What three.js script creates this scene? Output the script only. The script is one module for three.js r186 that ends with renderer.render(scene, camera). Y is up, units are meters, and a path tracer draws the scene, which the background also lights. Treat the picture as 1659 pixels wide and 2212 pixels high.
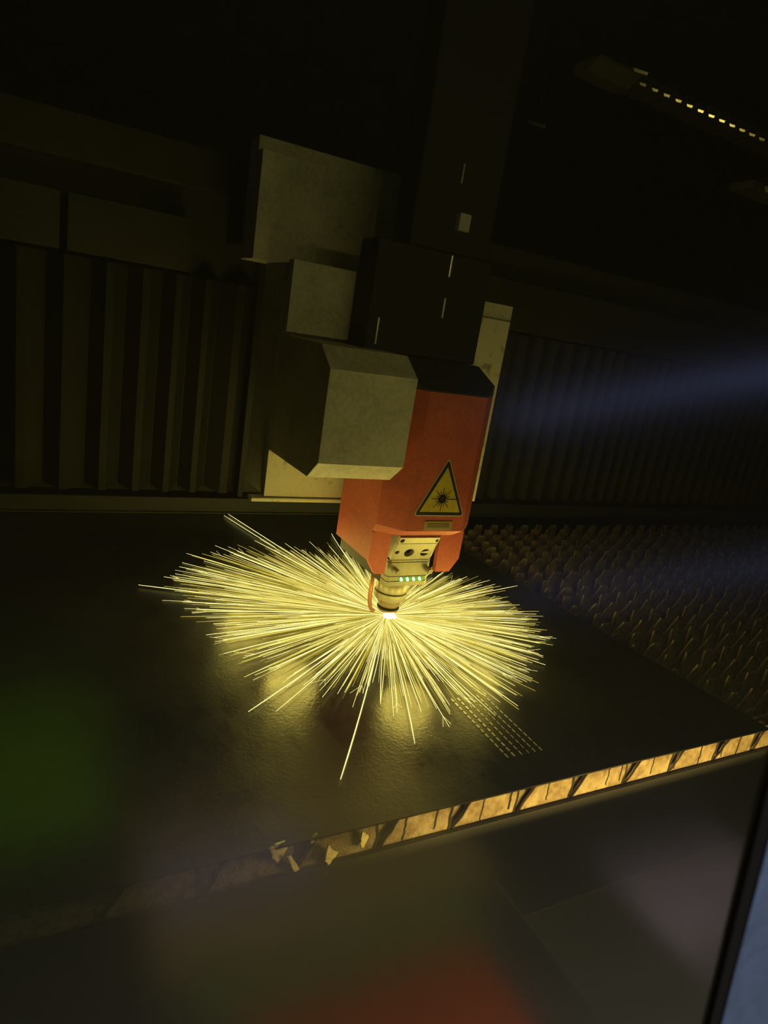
import * as THREE from 'three';
import { RoundedBoxGeometry } from 'three/addons/geometries/RoundedBoxGeometry.js';
import { ConvexGeometry } from 'three/addons/geometries/ConvexGeometry.js';
import { RectAreaLightUniformsLib } from 'three/addons/lights/RectAreaLightUniformsLib.js';
import { mergeGeometries } from 'three/addons/utils/BufferGeometryUtils.js';

// ---------------------------------------------------------------- camera, light, exposure
const scene = new THREE.Scene();
scene.background = new THREE.Color(0x000000);
const renderer = new THREE.WebGLRenderer({ antialias: true });
renderer.toneMapping = THREE.LinearToneMapping;
renderer.toneMappingExposure = 1.0;
renderer.shadowMap.enabled = true;
RectAreaLightUniformsLib.init();

const camera = new THREE.PerspectiveCamera(75.8756, 1659 / 2212, 0.005, 40);
camera.matrixAutoUpdate = true;
{
  const basis = new THREE.Matrix4().makeBasis(
    new THREE.Vector3(0.88046, 0.154973, 0.448077),
    new THREE.Vector3(-0.0113586, 0.951695, -0.306835),
    new THREE.Vector3(-0.473984, 0.265067, 0.83969));
  camera.quaternion.setFromRotationMatrix(basis);
  camera.position.set(0, 0.4522, 0);
}
camera.focus = 1.05;
camera.userData.fStop = camera.getFocalLength() / 2.6;      // a phone's lens opening, 2.6 mm across

const CUT = new THREE.Vector3(0.5195, 0.0, -0.858);          // where the beam meets the sheet
const sparkLight = new THREE.PointLight(new THREE.Color().setRGB(1, 0.80, 0.17), 0.08, 0, 2);
sparkLight.position.set(CUT.x, 0.006, CUT.z);
sparkLight.shadow.radius = 0.4;
sparkLight.castShadow = true;
scene.add(sparkLight);
// the light of the flying sparks themselves, spread through their fan
for (let k = 0; k < 8; k++) {
  const a = k * Math.PI / 4 + 0.3, r = 0.19 - 0.035 * Math.cos(a), p = new THREE.PointLight(new THREE.Color().setRGB(1, 0.79, 0.17), 0.050, 0, 2);
  p.position.set(CUT.x + Math.cos(a) * r, 0.035, CUT.z + Math.sin(a) * r);
  p.shadow.radius = 2; p.castShadow = true; scene.add(p);
}

// workshop ceiling lamp behind the photographer
const shopLight = new THREE.RectAreaLight(new THREE.Color().setRGB(1, 0.96, 0.86), 24, 1.2, 0.3);
shopLight.position.set(0.7, 2.18, 0.42);
shopLight.lookAt(0.7, 0, 0.42);
scene.add(shopLight);

// yellow lamp bar inside the door above the window, and an unseen foot light added for the mirrored floor
const doorLight = new THREE.RectAreaLight(new THREE.Color().setRGB(1, 0.84, 0.26), 8, 0.7, 0.03);
doorLight.position.set(0.60, 0.612, -0.125);
doorLight.lookAt(0.62, 0.20, -0.9);
scene.add(doorLight);
const addedFootLight = new THREE.RectAreaLight(new THREE.Color().setRGB(1, 0.95, 0.82), 70, 1.6, 0.05);
addedFootLight.position.set(0.8, -0.155, -0.06);
addedFootLight.lookAt(0.8, -0.9, 0.55);
scene.add(addedFootLight);

// ---------------------------------------------------------------- helpers
let seed = 20240611;
function rnd() { seed = (seed + 0x6D2B79F5) | 0; let t = Math.imul(seed ^ (seed >>> 15), 1 | seed); t = (t + Math.imul(t ^ (t >>> 7), 61 | t)) ^ t; return ((t ^ (t >>> 14)) >>> 0) / 4294967296; }
const R = (a, b) => a + (b - a) * rnd();
const gauss = () => Math.sqrt(-2 * Math.log(1 - rnd())) * Math.cos(6.2831853 * rnd());
const V = (x, y, z) => new THREE.Vector3(x, y, z);

const taken = new Map();
function numbered(name) {
  const n = taken.get(name) ?? 0; taken.set(name, n + 1);
  return n ? `${name}_${String(n).padStart(3, '0')}` : name;
}
function setup(m) { m.castShadow = true; m.receiveShadow = true; return m; }
function tag(o, label, category, group, kind) {
  o.userData = { label };
  if (category) o.userData.category = category;
  if (group) o.userData.group = group;
  if (kind) o.userData.kind = kind;
  return o;
}
// a thing: a Group at its base; geometry handed to part() is in world coordinates
function thing(name, label, category, base, group) {
  const o = new THREE.Group(); o.name = numbered(name); o.position.copy(base); scene.add(o);
  return tag(o, label, category, group);
}
function rootOf(o) { while (o.parent && o.parent !== scene) o = o.parent; return o; }
function part(name, geo, mat, parent, label) {
  const g = geo, p = rootOf(parent).position;
  g.translate(-p.x, -p.y, -p.z);
  const m = setup(new THREE.Mesh(g, mat)); m.name = name;
  if (label) m.userData.label = label;
  parent.add(m); return m;
}
function single(name, geo, mat, label, category, group, kind) {
  const m = setup(new THREE.Mesh(geo, mat)); m.name = numbered(name); scene.add(m);
  return tag(m, label, category, group, kind);
}
function structure(name, geo, mat, label) { const m = single(name, geo, mat, label, null, null, 'structure'); return m; }

// uv in metres by the main direction of each face
function metric(geo, scale = 1) {
  const g = geo.index ? geo.toNonIndexed() : geo;
  const p = g.attributes.position, uv = new Float32Array(p.count * 2), a = V(), b = V(), c = V(), n = V();
  for (let i = 0; i < p.count; i += 3) {
    a.fromBufferAttribute(p, i); b.fromBufferAttribute(p, i + 1); c.fromBufferAttribute(p, i + 2);
    n.copy(b).sub(a).cross(c.clone().sub(a));
    const x = Math.abs(n.x), y = Math.abs(n.y), z = Math.abs(n.z);
    [a, b, c].forEach((q, k) => {
      const s = x >= y && x >= z ? [q.z, q.y] : y >= z ? [q.x, q.z] : [q.x, q.y];
      uv[(i + k) * 2] = s[0] / scale; uv[(i + k) * 2 + 1] = s[1] / scale;
    });
  }
  g.setAttribute('uv', new THREE.BufferAttribute(uv, 2));
  return g;
}
function box(x0, x1, y0, y1, z0, z1, r = 0.0015) {
  const w = x1 - x0, h = y1 - y0, d = z1 - z0;
  const g = new RoundedBoxGeometry(w, h, d, 2, Math.min(r, w / 2.2, h / 2.2, d / 2.2));
  g.translate((x0 + x1) / 2, (y0 + y1) / 2, (z0 + z1) / 2);
  return metric(g);
}
// outline of [a, b] points pushed along an axis: 'y' = plan (x, z), 'x' = side profile (z, y), 'z' = front view (x, y)
function prism(points, axis, from, to, bevel = 0, holes = []) {
  const shape = new THREE.Shape(points.map(([a, b]) => new THREE.Vector2(a * 1000, b * 1000)));
  for (const h of holes) shape.holes.push(new THREE.Path(h.getPoints(10).slice(0, -1).map((p) => p.clone().multiplyScalar(1000))));
  const g = new THREE.ExtrudeGeometry(shape, { depth: (to - from - 2 * bevel) * 1000, bevelEnabled: bevel > 0, bevelThickness: bevel * 1000, bevelSize: bevel * 1000, bevelOffset: -bevel * 1000, bevelSegments: 2, curveSegments: 20 });
  g.scale(0.001, 0.001, 0.001);
  const m = new THREE.Matrix4();
  if (axis === 'z') m.makeTranslation(0, 0, from + bevel);
  if (axis === 'x') m.set(0, 0, 1, from + bevel, 0, 1, 0, 0, 1, 0, 0, 0, 0, 0, 0, 1);   // (z, y, depth) to (depth, y, z)
  if (axis === 'y') m.set(1, 0, 0, 0, 0, 0, 1, from + bevel, 0, 1, 0, 0, 0, 0, 0, 1);   // (x, z, depth) to (x, depth, z)
  g.applyMatrix4(m);
  if (axis !== 'z') { const p = g.attributes.position; for (let i = 0; i < p.count; i += 3) for (const at of Object.values(g.attributes)) for (let k = 0; k < at.itemSize; k++) { const t = at.array[i * at.itemSize + k]; at.array[i * at.itemSize + k] = at.array[(i + 1) * at.itemSize + k]; at.array[(i + 1) * at.itemSize + k] = t; } g.computeVertexNormals(); }
  return metric(g);
}
function pathOf(pts) { return new THREE.Path([...pts, pts[0].clone()]); }
function hull(points) { return metric(new ConvexGeometry(points.map((p) => V(...p)))); }
function lathe(profile, x, z, n = 40) { const g = new THREE.LatheGeometry(profile.map(([r, y]) => new THREE.Vector2(r, y)), n); g.translate(x, 0, z); return g; }
function tube(points, r, n = 10, seg = 24) { return new THREE.TubeGeometry(new THREE.CatmullRomCurve3(points.map((p) => V(...p))), seg, r, n, false); }

// value noise textures
function noiseData(size, octaves, base) {
  const out = new Float32Array(size * size); let amp = 1, total = 0;
  for (let o = 0, f = base; o < octaves; o++, f *= 2, amp *= 0.55) {
    const grid = new Float32Array(f * f).map(() => rnd()); total += amp;
    for (let y = 0; y < size; y++) for (let x = 0; x < size; x++) {
      const u = x / size * f, v = y / size * f, i = Math.floor(u), j = Math.floor(v);
      let s = u - i, t = v - j; s = s * s * (3 - 2 * s); t = t * t * (3 - 2 * t);
      const q = (a, b) => grid[((b + f) % f) * f + ((a + f) % f)];
      out[y * size + x] += amp * ((q(i, j) * (1 - s) + q(i + 1, j) * s) * (1 - t) + (q(i, j + 1) * (1 - s) + q(i + 1, j + 1) * s) * t);
    }
  }
  return out.map((v) => v / total);
}
function tex(size, fn, srgb = false, repeat = 1) {
  const d = new Uint8Array(size * size * 4);
  for (let y = 0; y < size; y++) for (let x = 0; x < size; x++) {
    const c = fn(x, y, y * size + x), k = (y * size + x) * 4;
    for (let j = 0; j < 3; j++) d[k + j] = Math.max(0, Math.min(255, Math.round(255 * (Array.isArray(c) ? c[j] : c))));
    d[k + 3] = 255;
  }
  const t = new THREE.DataTexture(d, size, size); t.wrapS = t.wrapT = THREE.RepeatWrapping; t.magFilter = THREE.LinearFilter; t.minFilter = THREE.LinearFilter;
  t.repeat.set(repeat, repeat); if (srgb) t.colorSpace = THREE.SRGBColorSpace; t.needsUpdate = true; return t;
}
const N1 = noiseData(256, 6, 4), N2 = noiseData(256, 5, 16), N3 = noiseData(256, 4, 48);
const lin = (r, g, b) => new THREE.Color().setRGB(r, g, b);
const mat = (color, roughness, metalness = 0, extra = {}) => new THREE.MeshStandardMaterial({ color, roughness, metalness, ...extra });
const mottle = tex(256, (x, y, i) => 0.72 + 0.4 * (N1[i] - 0.5) + 0.35 * (N3[i] - 0.5) + 0.1, false, 5);
const paintBump = tex(256, (x, y, i) => N3[i], false, 30);

const redPaint = mat(lin(0.58, 0.110, 0.072), 0.5, 0, { map: mottle, bumpMap: paintBump, bumpScale: 0.0003 });
const greyPaint = mat(lin(0.64, 0.60, 0.50), 0.55, 0, { map: mottle, bumpMap: paintBump, bumpScale: 0.0003 });
const stain = tex(256, (x, y, i) => { const s = N1[i] * 0.6 + N2[i] * 0.5; const k = Math.max(0, Math.min(1, (s - 0.66) * 9)); return 0.95 - 0.5 * k - 0.15 * (N3[i] - 0.5); }, false, 6);
const stainedPaint = mat(lin(0.64, 0.60, 0.46), 0.6, 0, { map: stain });
const blackMetal = mat(lin(0.005, 0.005, 0.0055), 0.7);
const capAndShadeBlack = mat(lin(0.022, 0.021, 0.019), 0.7);
const brushed = mat(lin(0.44, 0.40, 0.27), 0.42, 0.5, { map: tex(256, (x, y, i) => 0.9 + 0.25 * (N2[i] - 0.5), false, 12) });
const brushedDark = mat(lin(0.30, 0.275, 0.19), 0.45, 0.5, { map: mottle });
const polished = mat(lin(0.75, 0.70, 0.58), 0.25, 0.9);
const brass = mat(lin(0.46, 0.35, 0.17), 0.36, 0.7, { map: mottle });
const copper = mat(lin(0.42, 0.19, 0.08), 0.38, 0.6);
const signYellow = mat(lin(0.62, 0.47, 0.04), 0.5, 0, { map: mottle });
const signBlack = mat(lin(0.012, 0.012, 0.012), 0.5);
const signRim = mat(lin(0.50, 0.44, 0.30), 0.55);
const plateTan = mat(lin(0.36, 0.27, 0.12), 0.5, 0.2);
const plateInk = mat(lin(0.20, 0.13, 0.05), 0.6);
const rubber = mat(lin(0.014, 0.014, 0.015), 0.75);
const rust = tex(256, (x, y, i) => { const a = N1[i], b = N2[i]; return [0.52 + 0.95 * (a - 0.5) + 0.45 * (b - 0.5), 0.43 + 0.95 * (a - 0.5) + 0.5 * (b - 0.5), 0.30 + 0.8 * (a - 0.5) + 0.45 * (b - 0.5)]; }, false, 9);
const slatSteel = mat(lin(0.46, 0.41, 0.33), 0.72, 0.25, { map: rust, bumpMap: tex(256, (x, y, i) => N3[i], false, 20), bumpScale: 0.001 });
const paleGapLight = mat(lin(0.92, 0.80, 0.42), 0.55, 0.2, { bumpMap: tex(256, (x, y, i) => N3[i], false, 20), bumpScale: 0.002 });
const bellowsCloth = mat(lin(0.010, 0.0097, 0.009), 0.75, 0, { map: mottle });
const beamPaint = mat(lin(0.035, 0.035, 0.03), 0.7, 0, { map: mottle });
const wallPaint = mat(lin(0.05, 0.05, 0.045), 0.85, 0, { map: mottle });
const trayMat = mat(lin(0.010, 0.0095, 0.009), 0.9);
const sheetRough = tex(256, (x, y, i) => 0.34 + 0.3 * (N1[i] - 0.5) + 0.16 * (N2[(y * 256 + ((x * 3) % 256))] - 0.5), false, 1.6);
const sheetTone = tex(256, (x, y, i) => 0.62 + 0.75 * (N1[i] - 0.5) + 0.2 * (N2[i] - 0.5), false, 1.6);
const sheetSteel = mat(lin(0.105, 0.10, 0.08), 1, 0.75, { map: sheetTone, roughnessMap: sheetRough, bumpMap: tex(256, (x, y, i) => N3[i], false, 8), bumpScale: 0.0002 });

// ---------------------------------------------------------------- the enclosure
const EX0 = -1.3, EX1 = 3.0, EZ0 = -2.3, FRONT = -0.10, TOP = 1.75;
structure('floor', box(-3.5, 4.5, -0.96, -0.9, -2.6, 4.0, 0.002),
  mat(lin(0.07, 0.065, 0.05), 0.75, 0, { map: mottle }), 'dark concrete workshop floor under the machine');
structure('wall_back', box(EX0, EX1, -0.9, TOP, EZ0 - 0.05, EZ0, 0.002), wallPaint, 'dark rear wall of the machine cabin');
structure('wall_left', box(EX0 - 0.05, EX0, -0.9, TOP, EZ0 - 0.05, FRONT - 0.05, 0.002), wallPaint, 'dark end wall of the machine cabin behind the bellows end');
structure('wall_right', box(EX1, EX1 + 0.05, -0.9, TOP, EZ0 - 0.05, FRONT - 0.05, 0.002), wallPaint, 'dark end wall of the machine cabin beyond the bed');
structure('ceiling', box(EX0 - 0.05, EX1 + 0.05, TOP, TOP + 0.05, EZ0 - 0.05, FRONT, 0.002), wallPaint, 'dark roof of the machine cabin');
const doorPaint = mat(lin(0.36, 0.54, 1.0), 0.5, 0, { map: mottle });
const opening = [[-0.62, 0.04], [0.282, 0.04], [0.190, 0.55], [-0.62, 0.55]];
{
  const hole = pathOf(opening.map(([x, y]) => new THREE.Vector2(x, y)));
  structure('wall_front', prism([[EX0 - 0.05, -0.9], [EX1 + 0.05, -0.9], [EX1 + 0.05, TOP], [EX0 - 0.05, TOP]], 'z', -0.103, FRONT, 0, [hole]), doorPaint, 'pale blue painted door of the machine around the viewing window');
}
{
  const w = new THREE.Group(); w.name = 'window_1'; w.position.set(-0.2, 0.04, -0.12); scene.add(w);
  tag(w, 'tinted viewing window in the machine door with black rubber seal', null, null, 'structure');
  const pane = new THREE.MeshPhysicalMaterial({ color: lin(0.93, 0.95, 0.84), roughness: 0.16, metalness: 0, transmission: 1, thickness: 0, ior: 2.3, specularIntensity: 1 });
  const pg = new THREE.ShapeGeometry(new THREE.Shape(opening.map(([x, y]) => new THREE.Vector2(x, y)))); pg.translate(0, 0, -0.1022);
  part('pane', pg, pane, w);
  const inner = opening.map(([x, y], i) => [x + (i === 1 || i === 2 ? -0.008 : 0.008), y + (i < 2 ? 0.008 : -0.008)]);
  part('seal', prism(opening, 'z', -0.1035, -0.1005, 0, [pathOf(inner.map(([x, y]) => new THREE.Vector2(x, y)))]), rubber, w, 'black rubber seal');
}

// ---------------------------------------------------------------- machine bed
{
  const b = thing('machine_bed', 'dark steel tray and frame that carries the slats', 'machine bed', V(0.8, -0.9, -0.95));
  part('tray', box(EX0 + 0.02, EX1 - 0.02, -0.40, -0.36, EZ0 + 0.05, -0.16, 0.002), trayMat, b);
  part('front_shade_plate', box(EX0 + 0.02, EX1 - 0.02, -0.36, -0.037, -0.4455, -0.4405, 0.0008), blackMetal, b);  // black plate added to end the lit slat strip in darkness
  part('rear_frame', box(EX0 + 0.02, EX1 - 0.02, -0.36, -0.10, -1.46, -1.42, 0.003), trayMat, b);
  for (const x of [-0.9, 0.8, 2.6]) part('foot', box(x - 0.08, x + 0.08, -0.9, -0.40, -1.2, -0.9, 0.004), trayMat, b);
  for (const x of [-0.765, 2.62]) part('slat_holder', box(x - 0.02, x + 0.02, -0.36, -0.12, -1.42, -0.446, 0.002), trayMat, b);
}
function slatGeometry(x0, x1, flip, phase, period, share) {
  const pts = [[x0, -0.12]], notches = [];
  const j = (k) => (rnd() - 0.5) * k;
  const T = -0.0022;
  for (let x = x0 + phase; x < x1 - period; x += period) {
    const p = period * (1 + j(0.10)), d = R(0.036, 0.046), flat = share * p, top = T - Math.abs(j(0.005));
    const run = [[0, top], [flat, top - Math.abs(j(0.002))]];
    for (let k = 1; k <= 4; k++) run.push([flat + j(0.0024) + 0.0012, T - d * k / 4.2]);
    run.push([flat + 0.003, T - d]);
    for (let k = 1; k <= 5; k++) run.push([flat + 0.004 + (p - flat - 0.006) * k / 5 + j(0.002), T - d * (1 - k / 5.1) + j(0.0035)]);
    for (const [a, b] of run) pts.push([x + a, Math.min(T, b)]);
    notches.push(run.slice(1).map(([a, b]) => [x + a, Math.min(T, b)]));
  }
  pts.push([x1, T], [x1, -0.12]);
  const q = flip ? pts.map(([x, y]) => [x0 + x1 - x, y]).reverse() : pts;
  const g = prism(q, 'z', -0.0015, 0.0015); g.userData = { notches };
  return g;
}
const slatVariants = [];
for (let k = 0; k < 6; k++) slatVariants.push(slatGeometry(-0.7, 2.55, k % 2 === 1, R(0, 0.04), 0.052, 0.26));
const frontSlats = [0, 0.021, 0.047, 0.066].map((p) => slatGeometry(-0.7, 2.55, false, p, 0.086, 0.66));
const drips = [0.335, 0.372, 0.431, 0.468, 0.523, 0.561, 0.618, 0.640, 0.697, 0.742, 0.790, 0.838, 0.872, 0.915];
const slagDark = mat(lin(0.055, 0.045, 0.035), 0.8, 0.1, { bumpMap: tex(256, (x, y, i) => N3[i], false, 20), bumpScale: 0.001 });
const frontLabel = ['rusty saw-toothed slat right under the front edge of the steel sheet', 'second slat under the sheet edge, close behind the first', 'third slat under the sheet edge, between two close slats', 'fourth slat of the close bundle under the sheet edge'];
for (let k = 0; k < 4; k++) {                         // four slats set close together along the sheet's front edge
  const t = thing('bed_slat', frontLabel[k], 'slat', V(0.92, -0.12, -0.449 - 0.0075 * k));
  const g = frontSlats[k], notches = g.userData.notches;
  g.translate(0, 0, t.position.z); part('blade', g, slatSteel, t);
  for (const n of notches) {
    if (n[0][0] < 0.05 || n[0][0] > 1.15) continue;
    const z = t.position.z + 0.0012;
    const drop = n.slice(0, 6).map(([x, y]) => [x - 0.0006 + (rnd() - 0.5) * 0.0016, Math.min(-0.0045, y - 0.001), z]), rise = n.slice(5).map(([x, y]) => [x + (rnd() - 0.5) * 0.001, Math.min(-0.0045, y - 0.0008), z]);
    part('slag_bead', tube(drop, R(0.0011, 0.0021), 5, 14), slagDark, t);
    if (rnd() < 0.95) part('slag_bead', tube(rise, R(0.0008, 0.0014), 5, 14), slagDark, t);
  }
}
{                                                     // dried slag runs down the face of the first slat
  const t = scene.getObjectByName('bed_slat');
  for (const x of drips) {
    const y1 = -R(0.030, 0.040), path = []; for (let k = 0; k <= 7; k++) path.push([x + (rnd() - 0.5) * 0.0016, -0.004 + (y1 + 0.004) * k / 7, -0.4474]);
    part('slag_run', tube(path, R(0.0007, 0.0014), 5, 16), slagDark, t);
  }
}
for (let k = 4; k < 26; k++) {
  const m = single('bed_slat', slatVariants[(k * 5 + 1) % 6], slatSteel, 'rusty saw-toothed support slat of the cutting bed', 'slat', 'saw-toothed slats of the cutting bed');
  m.position.set(R(-0.02, 0.02), 0, -0.449 - 0.0405 * (k - 3));
}

// ---------------------------------------------------------------- steel sheet
{
  const t = thing('steel_sheet', 'dark flat steel sheet lying on the slats under the nozzle', 'steel sheet', V(0.2, -0.002, -0.9));
  part('plate', prism([[-0.9, -0.44], [0.922, -0.44], [0.868, -1.13], [0.848, -1.415], [-0.9, -1.415]], 'y', -0.002, 0, 0), sheetSteel, t);
  const dash = mat(lin(0.80, 0.78, 0.62), 0.45, 0.4);
  const rows = [[0.4926, 0.0020], [0.5025, 0.0022], [0.5136, 0.0014], [0.5242, 0.0007], [0.5340, 0.0012], [0.5444, 0.0013]];
  const one = new Map();
  for (const [x, w] of rows) for (let k = 0; k < 13; k++) {
    const len = 0.0068, z = -0.4895 - 0.0098 * k;
    if (!one.has(w)) { const g = box(-w / 2, w / 2, -0.0001, 0.0006, -len, 0, 0.0001); one.set(w, g); }
    const m = setup(new THREE.Mesh(one.get(w), dash)); m.name = 'cut_slit'; m.position.set(x + 0.0004 * k * 0.1 - t.position.x, 0.002, z - t.position.z); t.add(m);
  }
}

// ---------------------------------------------------------------- laser head
const AX = 0.5205, AZ = -0.858;
{
  const h = thing('laser_cutting_head', 'red laser cutting head with warning triangle and metal nozzle', 'cutting head', V(AX, 0, AZ));
  const plan = [[0.440, -0.925], [0.602, -0.925], [0.602, -0.798], [0.569, -0.765], [0.473, -0.765], [0.440, -0.798]];
  const cover = part('cover', prism(plan, 'y', 0.182, 0.382, 0), redPaint, h, 'red painted housing');
  // sloping lower rim of the cover, above the opening
  const low = [[0.440, -0.925], [0.602, -0.925], [0.602, -0.806], [0.566, -0.787], [0.476, -0.787], [0.440, -0.806]];
  part('lower_rim', hull([...plan.map(([x, z]) => [x, 0.182, z]), ...low.map(([x, z]) => [x, 0.168, z])]), redPaint, cover);
  const leg = [[0.440, 0.168], [0.440, 0.123], [0.4545, 0.101], [0.471, 0.101], [0.4735, 0.168]];
  for (const m of [(p) => p, (p) => p.map(([x, y]) => [x > 0.46 ? 1.0325 - x : 1.042 - x, y]).reverse()]) {
    const skirt = part('side_skirt', prism(m(leg), 'z', -0.812, -0.803, 0), redPaint, cover);
    skirt.name = 'front_skirt';
    part('side_skirt', prism(m([[0.440, 0.168], [0.440, 0.122], [0.445, 0.122], [0.445, 0.168]]), 'z', -0.925, -0.812, 0), redPaint, cover);
  }
  part('top_cap', hull([...plan.map(([x, z]) => [x, 0.3825, z]), [0.44, 0.42, -0.925], [0.602, 0.42, -0.925], [0.44, 0.42, -0.848], [0.602, 0.42, -0.848], [0.44, 0.397, -0.798], [0.602, 0.397, -0.798], [0.473, 0.384, -0.765], [0.569, 0.384, -0.765]]), capAndShadeBlack, h, 'black top cap');

  // warning triangle
  const tri = (x0, x1, xa, y0, ya, r) => {
    const c = [V(x0, y0, 0), V(x1, y0, 0), V(xa, ya, 0)], s = new THREE.Shape();
    for (let i = 0; i < 3; i++) {
      const a = c[(i + 2) % 3], b = c[i], d = c[(i + 1) % 3], u = a.clone().sub(b).normalize().multiplyScalar(r).add(b), v = d.clone().sub(b).normalize().multiplyScalar(r).add(b);
      if (i === 0) s.moveTo(u.x, u.y); else s.lineTo(u.x, u.y);
      s.quadraticCurveTo(b.x, b.y, v.x, v.y);
    }
    s.closePath(); return s;
  };
  const flat = (s, z, d) => { const g = new THREE.ExtrudeGeometry(s, { depth: d, bevelEnabled: false, curveSegments: 8 }); g.translate(0, 0, z); return metric(g); };
  const FZ = -0.7652;
  const sign = part('warning_sign', flat(tri(0.4795, 0.5665, 0.523, 0.2055, 0.2935, 0.007), FZ, 0.0008), signRim, h, 'yellow and black triangular laser warning sign');
  part('black_border', flat(tri(0.4818, 0.5642, 0.523, 0.2070, 0.2900, 0.005), FZ + 0.0008, 0.0003), signBlack, sign);
  part('yellow_field', flat(tri(0.4885, 0.5575, 0.523, 0.2120, 0.2790, 0.001), FZ + 0.0011, 0.0003), signYellow, sign);
  const burst = [], cx = 0.5228, cy = 0.2318, bz = FZ + 0.0014;
  const disc = new THREE.CircleGeometry(0.0062, 28); disc.translate(cx, cy, bz + 0.0003); burst.push(disc);
  const rayAt = (deg, r0, r1, w0, w1) => {
    const a = deg * Math.PI / 180, c = Math.cos(a), s = Math.sin(a);
    const pt = (r, o) => V(cx + c * r - s * o, cy + s * r + c * o, bz + 0.0003);
    const g = new THREE.BufferGeometry().setFromPoints([pt(r0, -w0), pt(r1, -w1), pt(r1, w1), pt(r0, -w0), pt(r1, w1), pt(r0, w0)]);
    g.computeVertexNormals(); burst.push(g);
  };
  rayAt(0, 0.004, 0.0300, 0.0007, 0.0007);
  for (let k = 1; k < 16; k++) rayAt(k * 22.5, 0.004, k % 2 ? 0.0125 : 0.0185, 0.0009, 0.0004);
  const strip = (g) => { const q = g.index ? g.toNonIndexed() : g; for (const n of Object.keys(q.attributes)) if (n !== 'position' && n !== 'normal') q.deleteAttribute(n); return q; };
  part('laser_symbol', mergeGeometries(burst.map(strip)), signBlack, sign);
  const np = part('name_plate', box(0.5005, 0.5495, 0.1838, 0.1978, -0.7655, -0.7640, 0.0004), plateTan, h, 'small worn tan plate');
  part('worn_print', box(0.5060, 0.5440, 0.1880, 0.1946, -0.7645, -0.7637, 0.0002), plateInk, np);

  // metal core: stacked segments with joints, wedge-shaped sensor face above
  const coreX0 = 0.4805, coreX1 = 0.5585, c1 = 0.0085, FZ0 = -0.810;
  const seg = (ins) => [[coreX0 + ins, -0.985], [coreX1 - ins, -0.985], [coreX1 - ins, FZ0 - c1], [coreX1 - c1, FZ0 - ins], [coreX0 + c1 * 0.5, FZ0 - ins], [coreX0 + ins, FZ0 - c1 * 0.5]];
  const core = part('core_block', prism(seg(0.0016), 'y', 0.0765, 0.1196, 0), brushedDark, h, 'machined metal core');
  part('shade_dark_rear', box(coreX0 - 0.0006, coreX1 + 0.0006, 0.0760, 0.1665, -0.986, -0.830, 0.001), capAndShadeBlack, core, 'rear of the core painted dark for shade');  // black box puts the shade on the core's side into its colour
  for (const [y0, y1] of [[0.0762, 0.0840], [0.0848, 0.0925], [0.0932, 0.1155], [0.1162, 0.1198]]) part('core_segment', prism(seg(0), 'y', y0, y1, 0.0004), brushedDark, core);
  // sensor face: leans forward at its top
  const circ = (x, y, r) => pathOf(Array.from({ length: 28 }, (_, k) => new THREE.Vector2(x + r * Math.cos(-k * Math.PI / 14), y + r * Math.sin(-k * Math.PI / 14))));
  const L = 0.0474, lean = new THREE.Matrix4().set(1, 0, 0, 0, 0, 0.043 / L, -0.02 / L, 0.1200, 0, 0.02 / L, 0.043 / L, FZ0, 0, 0, 0, 1);
  const wedge = (v0, v1, d0, d1, holes) => {
    const g = prism([[coreX0 + 0.001, v0], [coreX1 - 0.008, v0], [coreX1 - 0.008, v1], [coreX0 + 0.001, v1]], 'z', d0, d1, 0.0004, holes); g.applyMatrix4(lean); return metric(g);
  };
  const sf = part('sensor_face', wedge(0.0002, 0.0345, -0.008, 0, [circ(0.4870, 0.0165, 0.0036), circ(0.5475, 0.0165, 0.0030), circ(0.5085, 0.0150, 0.0082), circ(0.5365, 0.0150, 0.0074)]), brushed, core, 'bright slanted metal face with round openings');
  part('upper_strip', wedge(0.0351, 0.0474, -0.008, 0, [circ(0.4868, 0.0410, 0.0038), circ(0.5480, 0.0410, 0.0030)]), brushed, sf);
  { const g = prism([[coreX1 - 0.0085, 0.0002], [coreX1 - 0.0012, 0.0002], [coreX1 - 0.0012, 0.0474], [coreX1 - 0.0085, 0.0474]], 'z', -0.008, -0.0004, 0.0004); const sh = new THREE.Matrix4().set(1, 0, 0, 0, 0, 1, 0, 0, -0.75, 0, 1, 0.75 * (coreX1 - 0.0085), 0, 0, 0, 1); g.applyMatrix4(sh); g.applyMatrix4(lean); part('side_facet', metric(g), brushed, sf); }
  for (const x of [coreX0 + 0.0012, coreX1 - 0.0045]) part('cheek', prism([[-0.840, 0.1200], [-0.8190, 0.1200], [-0.7995, 0.1625], [-0.822, 0.166]], 'x', x, x + 0.0025, 0), brushedDark, sf);
  part('wedge_body', prism([[-0.95, 0.120], [-0.838, 0.120], [-0.820, 0.166], [-0.95, 0.166]], 'x', coreX0 + 0.0015, coreX1 - 0.004, 0), brushedDark, core);
  for (const x of [0.4925, 0.5500]) {
    const g = new THREE.CylinderGeometry(0.0042, 0.0046, 0.013, 20); g.rotateX(Math.PI / 2); g.translate(x, 0.1035, -0.8055); const s = part('screw', g, brushed, core);
    const g2 = new THREE.CylinderGeometry(0.0036, 0.0036, 0.0015, 20); g2.rotateX(Math.PI / 2); g2.translate(x, 0.1035, -0.7985); part('screw_tip', g2, brushedDark, s);
  }
  // status lights
  const ledGlow = new THREE.MeshStandardMaterial({ color: lin(0.9, 1, 0.9), emissive: lin(0.85, 1.0, 0.78), emissiveIntensity: 2.2, roughness: 0.4 });
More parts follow.
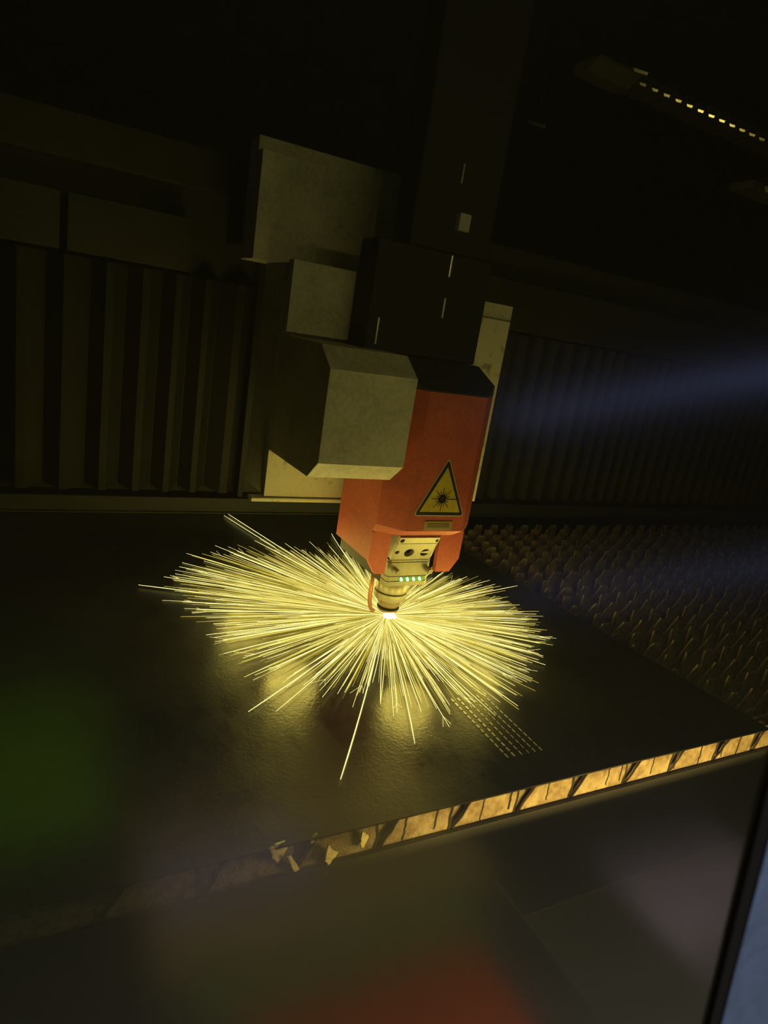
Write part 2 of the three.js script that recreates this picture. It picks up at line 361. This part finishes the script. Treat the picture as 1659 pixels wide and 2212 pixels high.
  const ledBed = new THREE.MeshStandardMaterial({ color: lin(0.05, 0.3, 0.04), emissive: lin(0.05, 0.42, 0.03), emissiveIntensity: 0.35, roughness: 0.5 });
  const ls = part('led_strip', box(0.5015, 0.5475, 0.0843, 0.0912, -0.8112, -0.8094, 0.0005), ledBed, core, 'green glowing status light strip');
  for (const x of [0.5062, 0.5172, 0.5282, 0.5392]) { const g = new THREE.CapsuleGeometry(0.0021, 0.0030, 6, 14); g.rotateZ(0.55); g.scale(1, 1, 0.6); g.translate(x, 0.0878, -0.8090); part('led', g, ledGlow, ls, 'white green status light'); }

  // nozzle
  const holder = part('nozzle_holder', lathe([[0, 0.0770], [0.0255, 0.0770], [0.0255, 0.0500], [0.0235, 0.0492], [0.0235, 0.0480], [0, 0.0480]], AX, AZ), brushed, h);
  part('holder_ring', lathe([[0, 0.0478], [0.0262, 0.0478], [0.0270, 0.0468], [0.0270, 0.0372], [0.0260, 0.0360], [0, 0.0360]], AX, AZ), brushed, holder);
  const cone = part('nozzle_cone', lathe([[0, 0.0362], [0.0225, 0.0362], [0.0215, 0.0330], [0.0170, 0.0225], [0.0165, 0.0205], [0, 0.0205]], AX, AZ), brass, h);
  part('dark_ring', lathe([[0, 0.0206], [0.0180, 0.0206], [0.0184, 0.0196], [0.0184, 0.0182], [0, 0.0182]], AX, AZ), blackMetal, cone);
  part('nozzle_tip', lathe([[0, 0.0183], [0.0180, 0.0183], [0.0182, 0.0165], [0.0160, 0.0128], [0.0110, 0.0110], [0.0065, 0.0080], [0.0035, 0.0060], [0, 0.0060]], AX, AZ), brass, cone);
  part('air_tube', tube([[0.4895, 0.084, -0.872], [0.4862, 0.070, -0.864], [0.4842, 0.055, -0.860], [0.4836, 0.038, -0.858], [0.4850, 0.026, -0.857], [0.4885, 0.0175, -0.857], [0.4935, 0.0125, -0.857]], 0.0034, 12, 40), copper, h, 'bent copper air tube');

  // black slide that carries the head
  const col = part('slide_column', box(0.410, 0.602, 0.4205, 0.571, -0.918, -0.860, 0.004), blackMetal, h, 'black vertical slide');
  part('upper_slide', box(0.462, 0.598, 0.571, 0.98, -0.930, -0.870, 0.004), blackMetal, col);
  for (const [x, y0, y1, z] of [[0.5285, 0.538, 0.568, -0.860], [0.5285, 0.480, 0.509, -0.860], [0.4265, 0.430, 0.467, -0.860], [0.5285, 0.664, 0.690, -0.870]]) part('glint_strip', box(x - 0.0016, x + 0.0016, y0, y1, z - 0.001, z + 0.0022, 0.0008), polished, col);  // short polished strips stand in for glints along the slide
  part('glint_block', box(0.530, 0.549, 0.602, 0.626, -0.872, -0.858, 0.002), greyPaint, col);  // pale block stands in for a glint on the upper slide
}

// ---------------------------------------------------------------- carriage
{
  const c = thing('carriage', 'grey painted carriage plate and box housing that holds the red cutting head', 'carriage', V(0.5, 0.177, -0.95));
  part('back_plate', box(0.316, 0.715, 0.178, 0.497, -0.958, -0.940, 0.0012), stainedPaint, c, 'grey plate with dirt along its lower edge');
  part('body', box(0.3165, 0.7145, 0.179, 0.5215, -1.0500, -0.957, 0.001), greyPaint, c);
  part('top_bracket', box(0.320, 0.717, 0.498, 0.522, -0.958, -0.943, 0.001), greyPaint, c);
  part('drip_lip', box(0.296, 0.452, 0.171, 0.1765, -0.958, -0.936, 0.0008), stainedPaint, c);
  const b = part('side_housing', prism([[-0.940, 0.252], [-0.776, 0.254], [-0.745, 0.2795], [-0.745, 0.3970], [-0.782, 0.4230], [-0.940, 0.4230]], 'x', 0.3155, 0.4392, 0.0010), greyPaint, c, 'grey box housing with slanted lower edge');
  b.userData.label = 'grey box housing with slanted lower edge';
  part('upper_panel', box(0.3155, 0.437, 0.4275, 0.5250, -0.940, -0.920, 0.001), greyPaint, c);
  const u = part('motor_housing', box(0.294, 0.588, 0.524, 0.700, -1.12, -1.075, 0.002), greyPaint, c, 'grey motor housing above the plate');
  part('housing_panel', box(0.294, 0.395, 0.524, 0.678, -1.0755, -1.050, 0.0015), greyPaint, u);
  part('housing_panel', box(0.489, 0.577, 0.540, 0.692, -1.0755, -1.050, 0.0015), greyPaint, u);
  part('carriage_arm', box(0.50, 0.68, 0.20, 0.52, -1.40, -1.049, 0.004), blackMetal, c);
  part('housing_arm', box(0.33, 0.56, 0.56, 0.68, -1.38, -1.12, 0.004), blackMetal, c);
}

// ---------------------------------------------------------------- gantry beam and bellows
{
  const g = thing('gantry_beam', 'dark horizontal beam behind the head that spans the bed', 'beam', V(0.8, 0.02, -1.55));
  part('beam_body', box(EX0 + 0.05, EX1 - 0.05, 0.018, 0.70, -1.75, -1.46, 0.004), beamPaint, g);
  part('lower_rail', box(EX0 + 0.05, EX1 - 0.05, 0.004, 0.036, -1.46, -1.405, 0.002), beamPaint, g);
  part('rail_edge', box(EX0 + 0.05, EX1 - 0.05, 0.0005, 0.004, -1.45, -1.400, 0.0006), beamPaint, g);
  for (const [x0, x1] of [[-0.60, 0.040], [0.052, 0.268]]) part('cover_panel', box(x0, x1, 0.500, 0.598, -1.462, -1.400, 0.002), beamPaint, g);
  part('cover_panel', box(0.90, 2.9, 0.500, 0.62, -1.462, -1.420, 0.002), beamPaint, g);
  for (const [x0, x1] of [[-0.60, 0.39], [0.40, 0.60]]) part('top_panel', box(x0, x1, 0.655, 0.73, -1.462, -1.420, 0.002), beamPaint, g);
}
function bellows(x0, x1, pitch, label) {
  const t = thing('bellows_cover', label, 'bellows', V((x0 + x1) / 2, 0.036, -1.42));
  part('backing', box(x0, x1, 0.040, 0.492, -1.459, -1.452, 0.001), bellowsCloth, t);
  const g0 = (w) => {
    const g = prism([[0, 0], [w, 0], [w * 0.62, 0.030], [w * 0.40, 0.030]], 'y', 0, 0.447, 0);
    const p = g.attributes.position; for (let i = 0; i < p.count; i++) if (p.getY(i) < 0.01) p.setY(i, p.getY(i) - 0.3 * p.getZ(i) + 0.006); g.computeVertexNormals(); return g;
  };
  const variants = [0.82, 0.94, 1.0, 1.1].map((k) => [pitch * k, g0(pitch * k * 0.97)]);
  for (let x = x0; x < x1 - pitch;) {
    const [w, g] = variants[Math.floor(rnd() * 4)];
    const m = setup(new THREE.Mesh(g, bellowsCloth)); m.name = 'pleat'; m.position.set(x - t.position.x, 0.046 - t.position.y, -1.452 - t.position.z); t.add(m); x += w;
  }
  for (const x of [x0 + 0.006, x1 - 0.006]) part('end_frame', box(x - 0.006, x + 0.006, 0.038, 0.495, -1.458, -1.412, 0.001), blackMetal, t);
}
bellows(-1.1, 0.425, 0.070, 'black pleated bellows beside the grey plate with the lit corner');
bellows(0.62, 2.85, 0.052, 'black pleated bellows behind the bare slats of the bed');

// cable carrier under the roof
{
  const c = thing('cable_carrier', 'black cable carrier chain hanging under the cabin roof', 'cable chain', V(1.6, 1.10, -1.5));
  const dullGrey = mat(lin(0.14, 0.14, 0.11), 0.6, 0, { map: mottle });
  const linkMat = mat(lin(0.06, 0.06, 0.055), 0.45, 0.1), edge = mat(lin(0.85, 0.83, 0.72), 0.22, 1);
  part('carrier_tray', box(1.20, 2.9, 1.185, 1.195, -1.60, -1.46, 0.002), blackMetal, c);
  const glint = new THREE.Quaternion().setFromUnitVectors(V(0, 0, 1), V(-0.68, -0.50, 0.53).normalize());
  const turned = (g, x, y, z) => { g.applyQuaternion(glint); g.translate(x, y, z); return metric(g); };
  const lg = box(-0.019, 0.019, 0, 0.028, -0.05, 0.03, 0.003), eg = turned(box(-0.010, 0.010, -0.0035, 0.0035, -0.002, 0.002, 0.0008), -0.004, 0.004, 0.033);
  for (let k = 0; k < 30; k++) {
    const m = setup(new THREE.Mesh(lg, linkMat)); m.name = 'link'; m.position.set(1.385 + 0.046 * k - 1.6, 1.155 - 1.10, -1.5 + 1.5); c.add(m);
    const e = setup(new THREE.Mesh(eg, edge)); e.name = 'link_edge'; m.add(e);
  }
  part('end_bracket', prism([[-1.55, 1.178], [-1.46, 1.178], [-1.46, 1.172], [-1.50, 1.150], [-1.55, 1.150]], 'x', 1.22, 1.37, 0.001), dullGrey, c);
  part('bracket_edge', turned(box(-0.026, 0.026, -0.004, 0.004, -0.002, 0.002, 0.0008), 1.345, 1.176, -1.454), edge, c);
  part('bracket_glint', turned(box(-0.05, 0.05, -0.008, 0.008, -0.002, 0.002, 0.0008), 1.99, 1.045, -1.476), edge, c);
  part('side_bracket', box(1.925, 2.3, 1.035, 1.058, -1.56, -1.48, 0.002), dullGrey, c);
  part('hanger', box(1.23, 1.26, 1.18, TOP, -1.55, -1.52, 0.002), blackMetal, c);
  part('hanger', box(2.60, 2.63, 1.03, TOP, -1.55, -1.52, 0.002), blackMetal, c);
  part('side_strut', box(2.27, 2.29, 1.05, 1.19, -1.56, -1.48, 0.002), blackMetal, c);
  const gl = turned(box(-0.024, 0.024, -0.004, 0.004, -0.002, 0.002, 0.0008), 1.098, 0.9975, -1.500); part('cable_clip', gl, edge, c);
  part('clip_rod', box(1.094, 1.102, 1.0, TOP, -1.504, -1.496, 0.001), blackMetal, c);
}

// ---------------------------------------------------------------- lamp added under the window, hooded so it lights only the slats
{
  const l = thing('added_strip_lamp', 'added unseen hooded strip lamp lighting the slat edges under the front of the sheet', 'lamp', V(0.70, -0.04, -0.2));
  part('hood', box(0.37, 0.98, -0.011, -0.008, -0.313, -0.185, 0.0008), blackMetal, l);
  part('lower_lip', box(0.37, 0.98, -0.034, -0.030, -0.305, -0.185, 0.0008), blackMetal, l);
  part('back', box(0.37, 0.98, -0.034, -0.008, -0.190, -0.180, 0.0008), blackMetal, l);
  for (const [x, z] of [[0.37, -0.348], [0.977, -0.305]]) part('end_cap', box(x, x + 0.003, -0.044, -0.004, z, -0.185, 0.0008), blackMetal, l);
  for (const x of [0.40, 0.96]) part('bracket', box(x - 0.01, x + 0.01, -0.045, -0.008, -0.185, -0.107, 0.0008), blackMetal, l);
  part('lamp_tube', box(0.40, 0.95, -0.027, -0.013, -0.194, -0.190, 0.001), new THREE.MeshStandardMaterial({ color: lin(0.9, 0.8, 0.5), emissive: lin(1, 0.72, 0.26), emissiveIntensity: 3, roughness: 0.5 }), l, 'glowing warm tube of the added lamp');
  const a = new THREE.RectAreaLight(lin(1, 0.70, 0.20), 190, 0.55, 0.014); a.position.set(-0.025, 0.020, 0.0050); a.rotation.set(0, 0, 0); l.add(a);   // shines along -z
}

// pale flakes standing in for light seen through gaps in the front slats
const flakes = [
  [[0.188, 0.002], [0.196, 0.003], [0.205, 0.000], [0.209, -0.010], [0.204, -0.016], [0.198, -0.020], [0.193, -0.012]],
  [[0.207, -0.012], [0.211, -0.014], [0.227, -0.044], [0.222, -0.045], [0.214, -0.030]],
  [[0.228, -0.0005], [0.236, 0.001], [0.234, -0.006], [0.229, -0.007]],
  [[0.246, -0.010], [0.252, -0.020], [0.262, -0.031], [0.256, -0.035], [0.252, -0.040], [0.246, -0.030]],
  [[0.281, -0.006], [0.287, -0.013], [0.293, -0.019], [0.287, -0.029], [0.283, -0.026], [0.281, -0.015]],
];
const flakeLabel = ['broad ragged pale flake standing for light through a slat gap, beside a long thin sliver', 'long thin slanted pale sliver standing for gap light below the broad flake', 'tiny pale crumb standing for gap light at the edge of the sheet', 'split pale flake with a pointed top standing for light through the slat', 'pointed leaf-shaped pale flake standing for gap light next to the lit slat faces'];
flakes.forEach((pts, i) => {
  const ragged = []; pts.forEach((p, k) => { const q = pts[(k + 1) % pts.length]; for (let s = 0; s < 4; s++) ragged.push([p[0] + (q[0] - p[0]) * s / 4 + (rnd() - 0.5) * 0.0014, p[1] + (q[1] - p[1]) * s / 4 + (rnd() - 0.5) * 0.0014]); });
  const cx = pts.reduce((s, p) => s + p[0], 0) / pts.length, cy = pts.reduce((s, p) => s + p[1], 0) / pts.length;
  const g = prism(ragged.map(([x, y]) => [x - cx, y - cy]).reverse(), 'z', 0, 0.0018, 0.0004);
  const m = single('gap_light_flake', g, paleGapLight, flakeLabel[i], 'slag flake', 'pale flakes standing for light through the front slat');
  m.position.set(cx, cy, -0.4440); m.rotation.y = 0.40; m.scale.x = 1.08;
});

// ---------------------------------------------------------------- sparks
const reach = [[-180, 0.285], [-162, 0.335], [-144, 0.365], [-126, 0.350], [-110, 0.330], [-89, 0.29], [-60, 0.27], [-36, 0.255], [-15, 0.275], [8, 0.28], [30, 0.262], [57, 0.255], [77, 0.28], [95, 0.285], [110, 0.295], [120, 0.265], [135, 0.285], [145, 0.305], [160, 0.30], [180, 0.285]];
function reachAt(d) { for (let i = 1; i < reach.length; i++) if (d <= reach[i][0]) { const [a, p] = reach[i - 1], [b, q] = reach[i]; return p + (q - p) * (d - a) / (b - a); } return 0.28; }
function streak(az, r0, r1, rise, sag, bend, w, seg = 5) {
  const path = []; const a = az * Math.PI / 180;
  for (let k = 0; k <= seg; k++) {
    const s = k / seg, r = r0 + (r1 - r0) * s, b = a + bend * s * s;
    path.push(V(CUT.x + Math.cos(b) * r, Math.max(0.0012, 0.003 + rise * r - sag * r * r), CUT.z + Math.sin(b) * r));
  }
  return ribbon(path, w);
}
function ribbon(path, w) {
  const pos = [], up = V(0, 1, 0), rings = path.map((p, k) => {
    const t = path[Math.min(k + 1, path.length - 1)].clone().sub(path[Math.max(k - 1, 0)]).normalize(), s = t.clone().cross(up).normalize(), n = s.clone().cross(t);
    const f = k / (path.length - 1), ww = w * (f < 0.15 ? 0.5 + f * 3.3 : 1) * (k === path.length - 1 ? 0.55 : 1);
    return [0, 1, 2].map((j) => { const a = j * 2.0944 + 1.5708; return p.clone().addScaledVector(s, Math.cos(a) * ww).addScaledVector(n, Math.sin(a) * ww); });
  });
  const push = (...v) => v.forEach((q) => pos.push(q.x, q.y, q.z));
  for (let k = 0; k + 1 < rings.length; k++) for (let j = 0; j < 3; j++) { const a = rings[k][j], b = rings[k][(j + 1) % 3], c = rings[k + 1][j], d = rings[k + 1][(j + 1) % 3]; push(a, c, b, b, c, d); }
  push(...rings[rings.length - 1]); push(rings[0][0], rings[0][1], rings[0][2]);
  const g = new THREE.BufferGeometry(); g.setAttribute('position', new THREE.Float32BufferAttribute(pos, 3)); g.computeVertexNormals(); return g;
}
const sparkMat = (r, g, b, k) => new THREE.MeshStandardMaterial({ color: lin(0.0, 0.0, 0.0), emissive: lin(r, g, b), emissiveIntensity: k, roughness: 0.8 });
const sparkWhite = sparkMat(1, 0.87, 0.34, 1.9), sparkGold = sparkMat(1, 0.79, 0.14, 1.0), sparkAmber = sparkMat(1, 0.74, 0.05, 0.36);
{
  const sets = [[], [], []];
  for (let i = 0; i < 3000; i++) {
    const az = R(-180, 180), f = 0.16 + 0.82 * Math.pow(rnd(), 1.35), r1 = reachAt(az) * f;
    const g = streak(az, R(0.002, 0.02), r1, Math.abs(gauss()) * 0.055, R(0.02, 0.16), gauss() * 0.012, R(0.00025, 0.00048), 2);
    const k = rnd(); sets[k < 0.42 - 0.36 * f ? 0 : k < 0.72 - 0.25 * f ? 1 : 2].push(g);
  }
  for (let i = 0; i < 900; i++) sets[i % 3 ? 0 : 1].push(streak(R(-180, 180), 0.002, R(0.04, 0.15), Math.abs(gauss()) * 0.06, R(0.02, 0.16), 0, R(0.00025, 0.00045), 1));
  const s = new THREE.Group(); s.name = 'glowing_spark_spray'; s.position.copy(CUT); scene.add(s);
  tag(s, 'dense fan of fine yellow sparks bursting from under the nozzle', 'sparks', null, 'stuff');
  part('white_sparks', mergeGeometries(sets[0]), sparkWhite, s); part('golden_sparks', mergeGeometries(sets[1]), sparkGold, s); part('amber_sparks', mergeGeometries(sets[2]), sparkAmber, s);
}
function spark(geo, material, label) {
  geo.translate(-CUT.x, -CUT.y, -CUT.z);
  const m = single('glowing_spark', geo, material, label ?? 'long thin yellow spark streak flying out across the steel sheet', 'spark', 'long sparks around the nozzle');
  m.position.copy(CUT); return m;
}
for (let i = 0; i < 292; i++) {
  const az = -180 + 360 * (i + rnd()) / 292, full = reachAt(az), r1 = full * R(0.86, 1.06), bend = gauss() * 0.010, rise = Math.abs(gauss()) * 0.05, sag = R(0.02, 0.14), w = R(0.00034, 0.00054);
  const gs = [streak(az, R(0.02, 0.12), r1, rise, sag, bend, w, 6)];
  if (i % 9 === 4) for (const d of [-1, 1]) {        // the tip bursts into two or three prongs
    const b = (az * Math.PI / 180) + bend * 0.8, q = V(CUT.x + Math.cos(b) * r1 * 0.93, 0.003 + rise * r1 * 0.93 - sag * r1 * r1 * 0.86, CUT.z + Math.sin(b) * r1 * 0.93);
    const e = b + d * R(0.15, 0.4), l = R(0.012, 0.03); q.y = Math.max(q.y, 0.0014);
    gs.push(ribbon([q, q.clone().add(V(Math.cos(e) * l, R(0, 0.006), Math.sin(e) * l))], w * 0.7));
  }
  spark(gs.length > 1 ? mergeGeometries(gs) : gs[0], i % 3 ? sparkWhite : sparkGold);
}
const farSparks = [
  [-104, 0.12, 0.551, 0.0006, 'very long spark streak reaching back to the rail under the bellows'], [-105.5, 0.33, 0.545, 0.0005, 'shorter streak running beside the very long spark near the rail'],
  [123, 0.10, 0.425, 0.0008, 'single long spark streak reaching out alone towards the pale flakes'], [143, 0.1, 0.365, 0.0007], [111, 0.1, 0.345, 0.0007], [-81, 0.2, 0.405, 0.0006, 'spark streak rising beside the red skirt of the cutting head'], [-157, 0.1, 0.40, 0.0006], [139, 0.12, 0.345, 0.0005]];
for (const [az, r0, r1, w, label] of farSparks) spark(streak(az, r0, r1, 0.01, 0.02, 0.01, w, 8), sparkWhite, label);

// white-hot spot where the beam cuts
{
  const g = new THREE.IcosahedronGeometry(1, 4), p = g.attributes.position;
  for (let i = 0; i < p.count; i++) { const v = V().fromBufferAttribute(p, i), n = 1 + 0.14 * Math.sin(v.x * 7 + v.z * 5) + 0.1 * Math.sin(v.z * 11 - v.y * 3); p.setXYZ(i, v.x * 0.0110 * n, Math.max(-0.2, v.y) * 0.0085 * n, v.z * 0.0120 * n); }
  g.computeVertexNormals();
  const m = single('glowing_melt_pool', g, new THREE.MeshStandardMaterial({ color: lin(1, 1, 0.9), emissive: lin(1, 0.97, 0.86), emissiveIntensity: 6, roughness: 0.6 }), 'white hot melt spot on the sheet under the nozzle tip', 'melt spot');
  m.position.set(CUT.x + 0.002, 0.002, CUT.z + 0.007);
}

// unseen pieces added to the workshop floor, coloured for their reflections in the window
single('added_mat', box(0.36, 0.94, -0.9, -0.885, 0.36, 0.69, 0.006), mat(lin(0.36, 0.065, 0.018), 0.8, 0, { map: mottle }), 'red mat added for the window reflection on the workshop floor in front of the machine', 'floor mat');
single('added_tape', box(0.30, 1.00, -0.9, -0.898, 0.73, 0.80, 0.0008), mat(lin(0.12, 0.24, 0.05), 0.6), 'green tape added for the window reflection on the workshop floor behind the red mat', 'tape');
single('added_cardboard', box(0.24, 1.12, -0.9, -0.893, 0.84, 1.30, 0.002), mat(lin(0.42, 0.31, 0.09), 0.85, 0, { map: mottle }), 'flat brown cardboard sheet added for the window reflection on the workshop floor beyond the green tape', 'cardboard');
single('added_sheet', box(1.42, 1.95, -0.9, -0.896, 0.48, 0.74, 0.001), mat(lin(0.40, 0.31, 0.35), 0.7, 0, { map: mottle }), 'mauve grey sheet added for the window reflection on the workshop floor beside the red mat', 'packing sheet');
single('added_sheet', box(0.26, 0.66, -0.892, -0.889, 0.99, 1.18, 0.001), mat(lin(0.52, 0.42, 0.52), 0.7, 0, { map: mottle }), 'lilac grey sheet added for the window reflection, lying on the brown cardboard', 'packing sheet');
single('added_mat', box(-0.25, 0.20, -0.9, -0.885, 1.30, 2.0, 0.006), mat(lin(0.20, 0.46, 0.02), 0.8, 0, { map: mottle }), 'green mat added for the window reflection on the workshop floor beyond the brown cardboard', 'floor mat');

{
  const r = thing('added_tube_stand', 'added stand with two slanted blue light tubes, mirrored in the window as streaks', 'tube_stand', V(1.75, -0.9, 1.3));  // added tubes, unseen themselves, whose mirror image gives the blue streaks
  const glow = new THREE.MeshStandardMaterial({ color: lin(0.1, 0.12, 0.3), emissive: lin(0.30, 0.38, 0.85), emissiveIntensity: 0.55, roughness: 0.5 });
  const dim = new THREE.MeshStandardMaterial({ color: lin(0.1, 0.12, 0.3), emissive: lin(0.22, 0.28, 0.75), emissiveIntensity: 0.22, roughness: 0.5 });
  part('light_tube', tube([[2.30, 0.64, 0.83], [2.0, 0.501, 1.097], [1.732, 0.358, 1.383], [1.427, 0.214, 1.622]], 0.022, 10, 20), glow, r, 'added slanted blue light tube');
  part('light_tube', tube([[2.35, 0.07, 0.66], [2.058, -0.077, 0.943], [1.767, -0.24, 1.216], [1.484, -0.368, 1.42]], 0.022, 10, 20), dim, r, 'added slanted blue light tube');
  for (const [x, y, z] of [[2.30, 0.64, 0.81], [1.44, 0.22, 1.62]]) part('post', box(x - 0.02, x + 0.02, -0.9, y, z - 0.06, z - 0.02, 0.003), blackMetal, r);
}

// door lamp fitting, and the fitting of the added foot lamp
{
  const l = thing('door_lamp', 'yellow strip lamp fixed inside the machine door above the window', 'lamp', V(0.60, 0.60, -0.11));
  part('lamp_housing', box(0.24, 0.96, 0.598, 0.632, -0.122, -0.104, 0.002), blackMetal, l);
  part('lamp_diffuser', box(0.25, 0.95, 0.600, 0.626, -0.1236, -0.1215, 0.001), new THREE.MeshStandardMaterial({ color: lin(0.8, 0.8, 0.6), emissive: lin(1, 0.84, 0.26), emissiveIntensity: 2, roughness: 0.5 }), l, 'glowing diffuser of the added lamp');
}
{
  const l = thing('added_foot_lamp', 'added unseen strip lamp under the machine door lighting the workshop floor', 'lamp', V(0.8, -0.15, -0.09));
  part('lamp_housing', box(-0.02, 1.62, -0.150, -0.115, -0.100, -0.030, 0.002), blackMetal, l);
  part('lamp_diffuser', box(0.0, 1.60, -0.1535, -0.150, -0.085, -0.035, 0.001), new THREE.MeshStandardMaterial({ color: lin(0.8, 0.8, 0.8), emissive: lin(1, 0.95, 0.82), emissiveIntensity: 2, roughness: 0.5 }), l, 'glowing diffuser of the added lamp');
}

// workshop lamp fitting
{
  const l = thing('ceiling_lamp', 'white ceiling strip lamp of the workshop behind the photographer', 'lamp', V(0.7, 2.19, 0.42));
  part('lamp_housing', box(0.08, 1.32, 2.20, 2.26, 0.25, 0.59, 0.004), mat(lin(0.6, 0.6, 0.6), 0.5), l);
  part('lamp_diffuser', box(0.10, 1.30, 2.185, 2.20, 0.27, 0.57, 0.003), new THREE.MeshStandardMaterial({ color: lin(0.8, 0.8, 0.8), emissive: lin(1, 0.96, 0.86), emissiveIntensity: 3, roughness: 0.5 }), l, 'glowing diffuser of the added lamp');
}

renderer.render(scene, camera);
